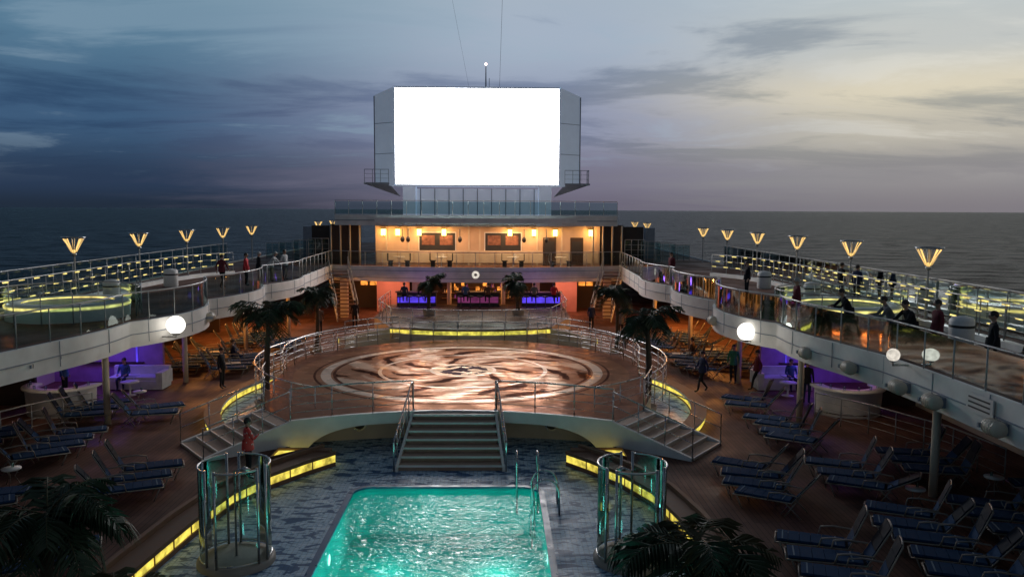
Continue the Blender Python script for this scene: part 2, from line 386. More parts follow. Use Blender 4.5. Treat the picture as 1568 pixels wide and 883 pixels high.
def inpool(x,y):
    cx=min(max(x,-PX+.6),PX-.6); cy=min(max(y,13.5),22.5)
    return math.hypot(x-cx,y-cy)<=.66
for j in range(ny):
    for i in range(nx):
        a=j*(nx+1)+i; c=[a,a+1,a+nx+2,a+nx+1]
        if all(inpool(vs[k][0],vs[k][1]) for k in c): fs.append(c)
g.add(vs,fs,WATER,True); g.done()
def light(name,t,loc,e,c,size=.2,rot=(0,0,0),sy=None,spot=None):
    l=bpy.data.lights.new(name,t); l.energy=e; l.color=c
    if t=='AREA':
        l.size=size
        if sy: l.shape='RECTANGLE'; l.size_y=sy
    elif t=='SUN': l.angle=size
    else: l.shadow_soft_size=size
    o=bpy.data.objects.new(name,l); o.location=loc; o.rotation_euler=rot; col.objects.link(o); return o
for x in(-1.4,1.4):
    for y,e in((14.3,36),(17.4,34),(20.6,28)): light('underwater_pool_light','POINT',(x,y,-.65),e,(.42,1,.92),.25)
g=G('pool_ladder')
for yy in (20.9,21.7):
    p=[(2.35,yy,-.9),(2.4,yy,.1)]+[(2.72+.34*math.cos(rad(a)),yy,.62+.34*math.sin(rad(a))) for a in range(180,-1,-20)]+[(3.08,yy,0)]
    g.tube(p,.028,STEEL,8)
for z in(-.3,-.6): g.box((2.4,21.3,z),(.12,.8,.03),STEEL)
g.done()
g=G('pool_grab_rail')
for xx in(2.0,2.6):
    p=[(xx,22.6,-.6),(xx,22.8,.3)]+[(xx,23.1+.3*math.cos(rad(a)),.75+.3*math.sin(rad(a))) for a in range(180,-1,-20)]+[(xx,23.4,0)]
    g.tube(p,.028,STEEL,8)
g.done()
for s in(-1,1):
    g=G('glass_shower_screen'); c=(s*4.5,18.1)
    g.lathe([(0,.14),(.80,.14),(.86,.10),(.86,0)],(c[0],c[1],0),SOIL,32)
    for a0,a1 in((100,215),(235,305),(325,440)):
        p=arc(c[0],c[1],.78,a0+(20 if s<0 else 0),a1+(20 if s<0 else 0),14)
        g.ribbon(p,.2,2.25,GLASS); g.tube([(x,y,2.28) for x,y in p],.024,STEEL); g.tube([(x,y,.2) for x,y in p],.018,STEEL)
        for q in(p[0],p[-1]): g.tube([(q[0],q[1],.1),(q[0],q[1],2.32)],.030,STEEL,8)
    g.tube([(c[0],c[1],.1),(c[0],c[1],2.1),(c[0]-.25*s,c[1],2.2)],.025,STEEL)
    g.lathe([(0,.0),(.12,-.01),(.02,.05)],(c[0]-.25*s,c[1],2.15),STEEL,12)
    g.done()

# ---------------------------------------------------------------- stage
ZS=1.2
front=[(x,27.2-1.4*(abs(x)/5.2)**2) for x in [-5.2+10.4*i/30 for i in range(31)]]
rside=[(5.2,25.8),(6.45,27.45),(7.1,29.5),(7.5,32)]
circ=arc(0,34.9,7.6,-12,192,48)
outl=front[:]+rside[1:]+circ+mir(rside[1:])[::-1]
g=G('raised_dance_stage')
g.prism(outl,ZS-.25,ZS,STAGE,WHITE)
fine=[(-5.2+10.4*i/120) for i in range(121)]
frf=[(x,27.17-1.4*(abs(x)/5.2)**2) for x in fine]
zb=[]
for x in fine:
    a=abs(x); u=(a-2.6)/2.2
    zb.append(.0 if a<1.5 or u>=1 else (.88*math.sqrt(max(0,1-max(0,u)**2.6))))
g.wall(frf,zb,ZS+.06,.14,WHITE)
rec=[(x,28.4-.03*x*x) for x in [-5.0+10*i/20 for i in range(21)]]
g.ribbon(rec,0,ZS-.2,CREAM)
side=rside[1:]+circ+mir(rside[1:])[::-1]
g.ribbon(side,ZD,ZS-.02,CREAM)
for x in(-3.35,3.35):
    yy=28.4-.03*x*x
    for r0,m_,dy in((.25,STEEL,-.02),(.19,DARK,-.04)):
        vs=[(x+r0*math.cos(t*math.pi/10),yy-.02+dy,.55+r0*math.sin(t*math.pi/10)) for t in range(20)]
        g.add(vs,[tuple(range(20))],m_)
g.done()
g=G('stage_stairs')
STEPB=mat('stair_carpet',(.36,.25,.19),.7,ns=5)
for i in range(7):
    y=24.6+i*.37; w=3.15-.52*i/6
    zt=ZS*(i+1)/7-.004
    g.box((0,y+.185,zt/2-.03),(w,.37,max(.05,zt-.06)),STEPB)
    g.box((0,y+.18,zt-.015),(w+.04,.40,.05),STEPB)
    g.box((0,y-.015,zt-.022),(w+.06,.08,.06),WHITE)
for s in(-1,1):
    g.wall([(s*(1.64-.27*k/6),24.5+k*.45) for k in range(7)],0,[.14+k*ZS/6.2 for k in range(7)],.08,WHITE)
    p=[(s*1.72,24.5,0),(s*1.72,24.5,.9)]+[(s*(1.72-.27*k/6),24.55+k*.44,.95+k*.2) for k in range(7)]+[(s*1.43,27.4,2.2),(s*1.43,27.6,1.2)]
    g.tube(p,.028,STEEL,8)
    for k in range(1,6): 
        x=s*(1.72-.27*k/6); y=24.55+k*.44; g.tube([(x,y,.1+k*.18),(x,y,.95+k*.2)],.018,STEEL)
    g.tube([(s*(1.72-.27*k/6),24.55+k*.44,.5+k*.2) for k in range(7)],.013,STEEL)
g.done()
for s in(-1,1):
    g=G('side_stairs'); A=Vector((s*5.2,25.8)); B=Vector((s*6.45,27.45)); d=(B-A).normalized(); nrm=Vector((s*abs(d.y),-abs(d.x)))
    L=(B-A).length; ang=math.atan2(d.y,d.x); c=(A+B)/2
    for i in range(6):
        cc=c+nrm*(.24+.46*i)
        zt=ZS-.125*i-.06
        h=zt-ZD
        if h<=.03: continue
        g.box((cc.x,cc.y,ZD+h/2),(L,.46,h),CREAM,ang)
        g.box((cc.x,cc.y,zt+.012),(L-.02,.44,.02),STEPB,ang)
        e=cc+nrm*.22; g.box((e.x,e.y,zt+.014),(L-.02,.05,.03),WHITE,ang)
    for q,off in((A,-1),(B,1)):
        st=q; en=q+nrm*2.75
        pth=[(st.x+(en.x-st.x)*k/6+d.x*off*.08,st.y+(en.y-st.y)*k/6+d.y*off*.08) for k in range(7)]
        g.wall(pth,ZD,[ZS+.05-(ZS-ZD-.05)*k/6 for k in range(7)],.12,WHITE)
        g.tube([(p[0],p[1],ZS+1.0-(ZS-ZD)*k/6) for k,p in enumerate(pth)]+[(pth[-1][0],pth[-1][1],ZD)],.024,STEEL)
        g.tube([(p[0],p[1],ZS+.55-(ZS-ZD)*k/6) for k,p in enumerate(pth)],.013,STEEL)
        for k in(0,2,4): g.tube([(pth[k][0],pth[k][1],ZD+.1),(pth[k][0],pth[k][1],ZS+1.0-(ZS-ZD)*k/6)],.018,STEEL)
    g.done()
g=G('stage_railing')
for s in(-1,1):
    rail(g,[(s*x,y+.12) for x,y in front if x>=1.35],ZS,1.05,3)
    rail(g,[(s*x,y) for x,y in rside[1:]+arc(0,34.9,7.5,-18,62,20)],ZS,1.05,3)
    rail(g,[(s*x,y) for x,y in arc(0,34.9,8.6,-56,48,20)],ZD,1.45,4)
    rail(g,[(s*3.0,42.1),(s*3.9,43.0),(s*4.9,42.4),(s*6.2,41.0)],ZS,1.15,3)
rail(g,arc(0,34.9,7.4,66,114,14),ZS,1.0,3,GLASS)
g.done()
for s in(-1,1):
    g=G('lit_ring_bench')
    p=[(s*x,y) for x,y in arc(0,31.5,9.1,-42,38,34)]
    a=offset(p,.24);b=offset(p,-.24)
    for q in(a,b):
        g.ribbon(q,ZD+.05,ZD+.24,LED)
    g.wall(p,ZD+.25,ZD+.33,.56,WHITE,TEAKTOP)
    v=[(s*x,y,ZD+.012) for x,y in arc(0,31.5,8.82,-42,38,30)]+[(s*x,y,ZD+.012) for x,y in arc(0,31.5,6.5,-42,38,30)]
    g.add(v,[(i,i+1,31+i+1,31+i) for i in range(30)],TILE)
    g.done()

# ---------------------------------------------------------------- rear terrace
g=G('rear_terrace')
fr=[(x,43.6+.05*x*x) for x in [-4.4+8.8*i/20 for i in range(21)]]
g.prism(fr+[(5.9,49),(5.9,55.6),(-5.9,55.6),(-5.9,49)],ZD,1.55,DECK,CREAM)
g.ribbon([(x,y-.02) for x,y in fr],1.26,1.46,LED)
g.wall(fr,1.5,1.6,.3,TEAKTOP)
for s in(-1,1):
    p=[(s*x,y) for x,y in [(4.5,44.4),(5.2,43.6),(5.9,42.4),(6.4,41.2)]]
    g.wall(p,ZD,1.5,.35,CREAM,TEAKTOP); g.ribbon(offset(p,.2*s),1.2,1.44,LED)
rail(g,[(x,y+.5) for x,y in fr],1.55,1.0,2,GLASS)
for s in(-1,1): rail(g,[(s*4.5,45.4),(s*5.7,49.2),(s*5.7,55)],1.55,1.0,2)
g.done()

# ---------------------------------------------------------------- sun deck
ZU=3.9
def xin(y):
    K=[(5,12.3),(20,12.2),(24,12.0),(26.8,11.5),(28.4,11.3)]
    if y<=28.4:
        return interp(K,y)-(0.35*math.sin(math.pi*(y-22)/6.4) if y>22 else 0)
    for a,b,xa,xb,bu in((28.4,35.4,11.3,11.2,1.0),(35.4,42.4,11.2,10.7,.8),(42.4,48,10.7,9.9,.5)):
        if y<=b: 
            t=(y-a)/(b-a); return xa+(xb-xa)*t-bu*math.sin(math.pi*t)**.8
    return 9.9+(y-48)*.03
inn=[]
y=6
while y<58.2:
    inn.append((xin(y),y)); y+=.35
UND=mat('deck_underside',(.35,.30,.27),.6)
for s in(-1,1):
    g=G('sun_deck_balcony'); P=[(s*x,y) for x,y in inn]
    n=len(P)
    for z,mm in((ZU,DECK),(3.5,UND)):
        g.add([(x,y,z) for x,y in P]+[(s*18.5,y,z) for x,y in P],[(i,i+1,n+i+1,n+i) for i in range(n-1)],mm)
    g.add([(s*10,58,ZU),(s*18.5,58,ZU),(s*18.5,100,ZU),(s*10,100,ZU)],[(0,1,2,3)],DECK)
    g.wall(P,3.28,4.06,.12,WHITE); g.wall(offset(P,.02*s),3.16,3.28,.06,WHITE)
    g.wall(offset(P,.075*s),3.60,3.63,.03,GREYP)
    yy=8
    while yy<57:
        x=s*(xin(yy)-.065); g.box((x,yy,3.67),(.02,.02,.76),GREYP); yy+=2.33
    g.box((s*18.45,50,3.6),(.12,90,.8),WHITE)
    for yy in(14,21,28.4,35.4,42.4,48): g.tube([(s*(xin(yy)+.9),yy,ZD),(s*(xin(yy)+.9),yy,3.5)],.11,CREAM,12)
    g.done()
    g=G('balcony_glass_railing'); rail(g,offset(P,-.02*s),4.06,1.0,0,GLASSD,1.3,RAILW); g.done()
    g=G('outer_glass_windscreen'); pa=[(s*18.2,8),(s*18.2,60)]
    rail(g,pa,ZU,1.55,0,GLASSD,1.7,RAILW); g.done()
    g=G('lit_promenade_railing')
    pp=[(s*16.6,18),(s*16.9,24),(s*16.9,30)]+[(s*(16.9),36),(s*17.0,42),(s*16.8,46),(s*16.2,49),(s*15.0,51.3)]
    pp=resample(pp,.5)
    rail(g,pp,ZU+.2,1.15,2,None,1.3,RAILW,led=3)
    g.wall(pp,ZU,ZU+.2,.3,WHITE); g.done()
    g=G('whirlpool_tub'); c=(s*14.7,31)
    g.lathe([(2.1,0),(2.1,.5),(2.0,.62),(1.6,.62),(1.55,.3),(0,.3)],(c[0],c[1],ZU),WHITE,40)
    g.lathe([(2.12,.44),(2.14,.54)],(c[0],c[1],ZU),LEDD,40); g.lathe([(1.55,.60),(1.57,.54)],(c[0],c[1],ZU),LEDD,40)
    g.lathe([(1.55,.5),(0,.5)],(c[0],c[1],ZU),WATER,30)
    rail(g,arc(c[0],c[1],2.5,0,300 ,30),ZU,1.1,0,GLASS,1.0,RAILW)
    g.done()
    for yy in(24.5,36.4,43.0):
        g=G('towel_bin'); g.lathe([(.32,0),(.36,.05),(.36,.8),(.3,.9),(.0,.95)],(s*15.6,yy,ZU),WHITE,18); g.lathe([(.365,.6),(.365,.68)],(s*15.6,yy,ZU),DARK,18); g.done()
for s in(-1,1):
    g=G('lido_side_wall')
    g.box((s*17.9,54,1.95),(.2,92,3.1),CREAM)
    yy=9
    while yy<98:
        g.box((s*17.77,yy,1.9),(.1,1.7,1.5),DARK); g.box((s*17.74,yy,1.1),(.1,1.8,.06),WHITE); yy+=2.6
    for yy in(40.5,45.5,50): 
        g.box((s*16.6,yy,1.75),(2.2,.2,2.6),DARKB)
    g.done()
for s in(-1,1):
    g=G('lounge_railing')
    rail(g,[(s*13.0,29),(s*14.2,27),(s*15.3,24.4),(s*15.6,22)],ZD,1.0,3,None,1.1,RAILW)
    g.done()
# torch lamps
g=G('torch_lamp')
g.lathe([(.07,0),(.05,.2),(.04,1.9)],(0,0,0),RAILW,10)
g.lathe([(.05,1.86),(.11,1.92),(.11,1.98),(.04,2.02)],(0,0,0),STEEL,12)
for k in range(10):
    t=2*math.pi*k/10; c,s_=math.cos(t),math.sin(t)
    g.tube([(c*.05,s_*.05,1.95),(c*.22,s_*.22,2.3),(c*.50,s_*.50,2.72)],.012,STEEL,4)
g.lathe([(.05,2.0),(.12,2.12),(.04,2.15)],(0,0,0),TORCH,12)
for a in(20,65,110,155):
    t=rad(a); c,s_=math.cos(t),math.sin(t)
    for q in(-1,1): g.add([(q*c*.06,q*s_*.06,2.05),(q*c*.12,q*s_*.12,2.05),(q*c*.44,q*s_*.44,2.66),(q*c*.37,q*s_*.37,2.66)],[(0,1,2,3)],TORCH)
g.lathe([(.50,2.70),(.53,2.70),(.53,2.75),(.50,2.75),(.50,2.70)],(0,0,0),STEEL,24)
tm=g.mesh()
for s in(-1,1):
    for yy in(24.2,31.1,38,44.9,51.8,58.6,65.5,90,98): place('torch_lamp',tm,(s*18,yy,ZU))
def globe(x,y,z,r,e,mm=None):
    g=G('globe_lamp'); g.sphere((x,y,z),r,mm or GLOBE,20); g.lathe([(r*.35,-r*1.1),(r*.5,-r*.85)],(x,y,z),STEEL,12)
    sg=1 if x>0 else -1
    g.tube([(x,y,z-r),(x,y,z-r-.1),(x+sg*.5,y,z-r-.1)],.03,STEEL); g.done()
    if e: light('globe_glow','POINT',(x-sg*1.1,y-1.2,z-.4),e,(1,.9,.75),.3)
globe(-10.15,29.5,3.8,.33,24); globe(10.55,29.5,3.6,.33,24); globe(11.7,20.8,4.3,.17,0,GLOBED)
g=G('deck_speaker')
g.lathe([(0,-.26),(.14,-.26),(.18,-.18),(.18,.18),(.14,.26),(0,.26)],(0,0,0),CREAM,16)
g.box((0,0,-.26),(.4,.1,.05),GREYP); g.box((.2,0,0),(.12,.25,.35),GREYP)
for k in range(4): g.lathe([(.186,-.16+.1*k),(.19,-.14+.1*k)],(0,0,0),DARK,16)
sm=g.mesh()
for x,y,z in((-11.75,24.6,3.55),(-11.95,23.4,3.5),(-10.2,33.2,3.6),(11.25,25.6,3.5),(11.6,23.2,3.5),(11.85,20.8,3.45),(11.9,19.2,3.45),(10.1,32.5,3.6),(11.95,16.8,3.45)):
    o=place('deck_speaker',sm,(x,y,z),0 if x>0 else math.pi); o.rotation_euler=(rad(90),0,0 if x>0 else math.pi)
g=G('notice_sign'); g.box((12.1,17.6,3.75),(.03,1.0,.42),WHITE)
for k in range(3): g.box((12.08,17.6,3.87-k*.11),(.02,.8,.035),DARK)
g.done()

# ---------------------------------------------------------------- aft superstructure
root=bpy.data.objects.new('aft_deckhouse',None); col.objects.link(root)
def fy(x,b=56.0,k=.02): return b+k*x*x
aft=[(x,fy(x)) for x in [-10.2+20.4*i/30 for i in range(31)]]
g=G('promenade_slab'); g.prism(aft+[(10.2,75),(-10.2,75)],3.3,ZU,DECK,WHITE)
g.wall([(x,y-.08) for x,y in aft],3.0,4.05,.12,WHITE)
rail(g,aft,4.05,1.0,0,GLASS,1.3,RAILW)
for k in(3.25,3.75): g.wall([(x,y-.16) for x,y in aft],k,k+.03,.03,GREYP)
for r0,m_,dy in((.30,WHITE,-.2),(.26,GLOBED,-.215),(.10,CREAM,-.23)):
    g.add([(r0*math.cos(t*math.pi/12),56+dy,3.55+r0*math.sin(t*math.pi/12)) for t in range(24)],[tuple(range(24))],m_)
g.done(parent=root)
WARMW=mat('warm_wall',(.60,.45,.32),.55,var=.2,ns=.8)
POSTER=mat('poster',(.22,.10,.07),.5,var=.6,ns=4)
g=G('cafe_front')
g.box((.8,60.15,5.38),(16.4,.3,2.95),WARMW)
for x,w in((-2.9,2.6),(1.9,2.6)):
    g.box((x,59.98,5.55),(w+.16,.05,1.6),WHITE); g.box((x,59.95,5.55),(w,.05,1.45),DARK)
    for k in range(2): g.box((x-w/4+k*w/2,59.92,5.75),(w*.36,.02,.7),POSTER)
for x in(-6.6,-5.0,-.6,.2,4.4,6.2,8.4): g.box((x,59.96,5.35),(.12,.08,2.9),CREAM)
g.box((.8,59.95,4.55),(16.2,.06,.9),CREAM)
for k in range(14): g.box((-7+k*1.2,59.9,4.55),(.05,.03,.85),WARMW)
for x in(5.3,7.3): g.box((x,59.9,4.95),(.95,.06,2.05),DARKB); g.box((x,59.88,5.2),(.7,.06,1.0),DARK)
for s in(-1,1):
    g.box((s*9.9,62,5.38),(2.2,.3,2.95),DARKB)
    for k in range(4): g.tube([(s*(8.4+k*.7),59+.1*k,3.9),(s*(8.4+k*.7),59+.1*k,6.85)],.06,CREAM)
for x in(-4.9,-1.2,3.4,5.0,-5.3): 
    g.tube([(x,58.8,5.9),(x,58.8,6.6)],.03,DARK); g.sphere((x,58.8,5.85),.16,DARK,10,(1,1,1.4))
for x in(-5.5,-2.5,2.6,6.0):
    g.lathe([(.3,0),(.04,.05),(.03,.68),(.42,.7),(.42,.74),(0,.74)],(x,58.3,ZU),WHITE,16)
    for q in(-.6,.6): g.box((x+q,58.3,ZU+.45),(.42,.45,.06),DARK); g.box((x+q*1.33,58.3,ZU+.72),(.05,.45,.5),DARK); g.box((x+q,58.3,ZU+.22),(.3,.3,.44),DARK)
g.done(parent=root)
for i,x in enumerate((-6.8,-5.75,-4.2,-2.4,2.4,4.15,5.7,8.3)):
    g=G('wall_sconce'); g.box((x,59.75,6.32),(.30,.22,.46),AMBER); g.box((x,59.75,6.58),(.34,.3,.06),DARK); g.box((x,59.88,6.25),(.1,.12,.5),DARK); g.done(parent=root)
    if i in(0,2,3,4,5,7): light('sconce_light','POINT',(x,59.2,6.2),38,(1,.52,.2),.12)
top=[(x,fy(x,56.6,.018)) for x in [-10+20*i/30 for i in range(31)]]
g=G('top_deck'); g.prism(top+[(10,66),(-10,66)],7.0,7.5,DECK,WHITE)
g.wall([(x,y-.07) for x,y in top],6.85,7.58,.12,WHITE)
g.wall([(x,y-.16) for x,y in top],7.18,7.23,.06,GREYP)
can=[(x,fy(x,55.9,.025)) for x in [-7+14*i/20 for i in range(21)]]
g.wall(can,7.05,7.4,.16,WHITE); 
for k in range(15):
    x=-7+k; g.box((x,(fy(x,55.9,.025)+57.6)/2,6.98),(.08,57.6-fy(x,55.9,.025),.12),WHITE)
g.wall([(x,y+.5) for x,y in can],6.8,6.95,.1,WARMW)
rail(g,top,7.58,1.0,0,GLASSD,1.1,RAILW); g.done(parent=root)
light('promenade_eave_light','AREA',(.5,58.4,6.7),270,(1,.56,.32),14,(0,0,0),1.2)
g=G('lido_bar_front')
g.box((0,63,1.9),(22,.3,3.0),DARKB)
PINK=mat('pink_wall',(.55,.27,.24),.6,ns=.8)
for x,w in((-6.2,2.4),(6.6,1.6)): g.box((x,60.5,1.9),(w,.2,2.9),PINK)
for x in(-9.2,-4.2,4.2,9.2): g.box((x,57.2,1.85),(.5,.5,2.85),CREAM)
for x in(-1.9,1.9): g.tube([(x,57.4,ZD),(x,57.4,3.3)],.15,CREAM,12)
for x in(-8.7,-8.0,-7.6,8.0,8.6): g.box((x,62.7,2.55),(.5,.1,.7),ORANGE)
for k in range(9): g.box((-2.2+k*.55,62.7,1.6+.35*(k%3)),(.32,.1,.28),ORANGE)
for k in range(4): g.box((0,62.6,1.2+k*.42),(5.5,.35,.04),TEAKTOP)
for k in range(60):
    g.lathe([(.05,0),(.05,.18),(.02,.22),(.02,.3)],(-2.6+random.random()*5.2,62.5,1.22+.42*random.randrange(4)),random.choice([ORANGE,DARK,STEEL,MAGENTA]),6)
g.done(parent=root)
for x,w in((-3.9,2.6),(4.4,2.6),(.2,2.8)):
    g=G('bar_counter')
    g.box((x,54.6,1.55+.45),(w,.5,.9),DARK); g.box((x,54.32,2.0),(w-.1,.04,.4),PURPLE if abs(x)>1 else MAGENTA); g.box((x,54.6,2.5),(w+.2,.75,.06),TEAKTOP)
    g.done()
    for k in range(4):
        g=G('bar_stool'); xx=x-w/2+.3+k*.62
        g.lathe([(.2,0),(.04,.04),(.03,.7),(.19,.72),(.2,.8),(0,.82)],(xx,53.5,1.55),DARK,12); g.done()
for x,e,c in((-6.4,100,(1,.38,.20)),(6.4,100,(1,.38,.22)),(0,190,(1,.42,.12))): light('bar_light','AREA',(x,58.8,3.2),e,c,2.0,(0,0,0))
for x in(-3.9,4.4): light('purple_bar_light','POINT',(x,54.0,2.9),18,(.3,.12,1),.3)
for s in(-1,1):
    g=G('terrace_stairs')
    for k in range(14):
        z=ZU-.22*(k+1)-.02; y=57.0-k*.28; x=s*(9.6-k*.10)
        g.box((x,y,z),(1.3,.3,.05),TEAKTOP)
    for o_ in(-.68,.68):
        g.wall([(s*(9.6-k*.10)+o_,57.1-k*.28) for k in range(14)],[ZU-.22*(k+1)-.2 for k in range(14)],[ZU-.22*(k+1)+.14 for k in range(14)],.07,WHITE)
        g.tube([(s*(9.6-k*.10)+o_,57.1-k*.28,ZU-.22*(k+1)+1.0) for k in range(14)],.03,RAILW)
        for k in range(0,14,2): g.tube([(s*(9.6-k*.10)+o_,57.1-k*.28,ZU-.22*(k+1)),(s*(9.6-k*.10)+o_,57.1-k*.28,ZU-.22*(k+1)+1.0)],.02,RAILW)
    g.done()
    g=G('aft_windscreen')
    for k in range(4):
        rail(g,[(s*(11+k*1.6),61+k*2),(s*(12.5+k*1.6),61+k*2)],ZU,1.9-.2*k,4,GLASSD,.5,RAILW)
    g.box((s*14.5,70,5.2),(.8,.8,2.6),GREYP); g.box((s*12.5,72,5.2),(2.2,.8,2.6),DARK)
    g.box((s*11.6,64,5.3),(2.6,.2,2.8),DARKB)
    g.done()

# ---------------------------------------------------------------- movie screen
g=G('outdoor_movie_screen')
W=5.9
g.add([(-W,60,9.8),(W,60,9.8),(W,60,16.6),(-W,60,16.6)],[(0,1,2,3)],SCREEN)
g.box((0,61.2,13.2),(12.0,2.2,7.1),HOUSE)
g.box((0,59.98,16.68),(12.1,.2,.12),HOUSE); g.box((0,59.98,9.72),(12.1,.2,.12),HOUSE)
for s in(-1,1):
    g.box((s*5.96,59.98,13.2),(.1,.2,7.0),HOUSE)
    A=(s*6.02,60.0);B=(s*7.55,61.2);C=(s*6.0,63.2)
    for (p,q,zt0,zt1) in((A,B,16.7,16.25),(B,C,16.25,16.25)):
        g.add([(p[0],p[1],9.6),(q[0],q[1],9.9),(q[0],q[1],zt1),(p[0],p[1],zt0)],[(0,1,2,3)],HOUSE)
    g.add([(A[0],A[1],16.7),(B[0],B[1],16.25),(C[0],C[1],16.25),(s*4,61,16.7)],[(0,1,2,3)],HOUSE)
    for z in (12.0,14.2):
        g.tube([(A[0]+s*.02,A[1]-.03,z),(B[0]+s*.02,B[1]-.03,z)],.018,GREYP,4)
    g.tube([(B[0]+s*.02,B[1]-.03,9.9),(B[0]+s*.02,B[1]-.03,16.2)],.04,GREYP,6)
    px=s*7.3
    g.box((px,61.2,9.85),(1.9,1.8,.12),GREYP)
    rail(g,[(px-.9,60.3),(px+.9,60.3),(px+.9,62)],9.9,.95,2,None,.6,GREYP,r=.018)
    g.add([(px-.9,60.3,9.8),(px+.9,60.3,9.8),(s*5.6,60.6,8.9)],[(0,1,2)],GREYP)
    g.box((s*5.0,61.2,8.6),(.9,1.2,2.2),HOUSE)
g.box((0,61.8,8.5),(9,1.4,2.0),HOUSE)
for k in range(9): g.box((-4.2+k*1.05,61.05,8.5),(.06,.06,2.0),GREYP)
g.done()
g=G('signal_mast'); g.tube([(.6,61.5,16.6),(.6,61.5,18.5)],[.06,.03],GREYP,8); g.sphere((.6,61.5,18.6),.10,emis('mast_lamp',(1,.55,.5),5),10)
g.tube([(.85,61.5,16.6),(.85,61.5,17.6)],.02,GREYP,6); g.done()
g=G('stay_cable'); g.tube([(-.6,61.5,16.7),(-2.6,60,27)],.006,GREYP,4); g.done()
g=G('stay_cable'); g.tube([(1.6,61.5,16.7),(1.9,60,27)],.010,DARK,4); g.done()

# ---------------------------------------------------------------- lounges with coloured light
WS=mat('white_vinyl',(.6,.6,.62),.4); PLUM=mat('plum_wall',(.35,.2,.45),.6)
for s in(-1,1):
    g=G('lounge_bar_counter'); c=(s*14.7,30.3)
    g.lathe([(1.2,0),(1.25,.95)],(c[0],c[1],ZD),WHITE,30,rad(180),rad(360)); g.lathe([(1.35,.95),(1.35,1.02),(.85,1.02),(.85,.95)],(c[0],c[1],ZD),WHITE,30,rad(170),rad(370))
    g.lathe([(1.26,.1),(1.26,.14)],(c[0],c[1],ZD),STEEL,30,rad(180),rad(360))
    for k in range(7): g.lathe([(.04,1.02),(.045,1.16),(.03,1.16)],(c[0]+1.1*math.cos(rad(190+k*26)),c[1]+1.1*math.sin(rad(190+k*26)),ZD),GLASS,8)
    g.done()
    g=G('lounge_sofa'); x0=s*13.6; y0=34.2
    g.box((x0,y0,ZD+.22),(2.3,.95,.36),WS); g.box((x0,y0+.42,ZD+.62),(2.3,.24,.55),WS); g.box((x0-s*1.1,y0-.1,ZD+.5),(.26,1.1,.55),WS)
    for k in(-.55,.55): g.box((x0+k,y0-.05,ZD+.46),(1.05,.8,.16),WS)
    g.done()
    g=G('lounge_partition'); g.box((s*15.6,35.6,1.9),(5.0,.2,2.9),PLUM); g.box((s*15.4,35.46,2.5),(1.3,.06,.35),PURPLE)
    g.box((s*17.3,33.5,2.0),(.1,2.2,.9),PURPLE); g.box((s*14.2,35.46,2.2),(.06,.05,1.8),PURPLE)
    g.box((s*15.2,35.42,1.3),(2.6,.18,.06),DARKB); g.box((s*17.0,31.2,1.7),(1.6,.15,2.5),DARKB); g.done()
    light('purple_lounge_light','AREA',(s*14.9,33.9,3.0),42,(.19,.12,1),1.2,(0,0,0))
    light('magenta_lounge_light','POINT',(s*16.4,33.2,2.6),16,(.8,.2,.5),.3)
    light('counter_fill_light','POINT',(s*14.0,28.4,2.9),14,(1,.8,.6),.15)  # added light that lifts the dark counter front
    g=G('ceiling_downlight'); g.lathe([(0,0),(.1,0),(.12,.05)],(s*14.0,28.4,3.42),AMBD,12); g.done()  # fitting that goes with the added counter light
    g=G('cocktail_table'); g.lathe([(.25,0),(.04,.05),(.03,.5),(.35,.52),(.35,.56),(0,.56)],(s*13.4,32.9,ZD),WHITE,18); g.done()
    for yy,e in((40.5,150),(46,270),(52.5,360)): light('amber_ceiling_light','POINT',(s*(13.2),yy,3.0),e,(1,.38,.08),.25)
    for yy in(38,40,42.5,45,47.5,50,52.5,55):
        for xx in(12.4,14.6):
            g=G('ceiling_downlight'); g.lathe([(0,0),(.14,0),(.16,.05)],(s*xx,yy,3.42),AMBD,12); g.done()

# ---------------------------------------------------------------- loungers
def lounger(bl,ba,towel=False):
    g=G('sun_lounger'); w=.31
    by=-.25-bl*math.cos(ba); bz=.36+bl*math.sin(ba)
    for s in(-1,1):
        g.tube([(s*w,1.25,.33),(s*w,-.25,.36),(s*w,by,bz)],.018,FRAME,6)
        g.tube([(s*w,1.15,.33),(s*(w+.02),1.0,.0)],.017,FRAME,6); g.tube([(s*w,-.35,.4),(s*(w+.02),-.1,.0)],.017,FRAME,6)
        g.tube([(s*w,-.1,.35),(s*(w+.02),-.5,.0)],.017,FRAME,6)
        g.tube([(s*(w+.03),.35,.35),(s*(w+.05),.3,.56),(s*(w+.05),.05,.60),(s*(w+.05),-.35,.58),(s*w,-.40,.52)],.019,FRAME,6)
    g.tube([(-w,1.25,.33),(w,1.25,.33)],.018,FRAME); g.tube([(-w,by,bz),(-w*.4,by-.02,bz+.04),(w*.4,by-.02,bz+.04),(w,by,bz)],.02,FRAME)
    g.tube([(-w,.0,.05),(w,.0,.05)],.012,FRAME)
    for k in range(5):
        t=k/4; g.tube([(-w+.12+t*(2*w-.24),-.25,.345),(-w+.12+t*(2*w-.24),by-.01,bz-.02)],.012,FRAME,4)
    g.add([(-w,1.23,.335),(w,1.23,.335),(w,-.25,.362),(-w,-.25,.362),(w,by,bz-.01),(-w,by,bz-.01)],[(0,1,2,3),(3,2,4,5)],SLING)
    for k in range(6): g.box((0,1.1-k*.235,.385),(.54,.225,.05),PAD)
    for k in range(2): g.box((0,1.1-k*1.1,.413),(.5,.03,.006),PADL)
    for k in range(3):
        t=(k+.5)/3; g.box((0,-.27+(by+.27)*t,.40+(bz-.36)*t),(.54,bl*.31,.04),SLING if k else PAD,0,-ba)
    if towel: g.box((.03,.35,.425),(.5,.75,.02),TOWEL,.1); g.box((0,-.05,.46),(.36,.2,.09),TOWEL,.3)
    return g.mesh()
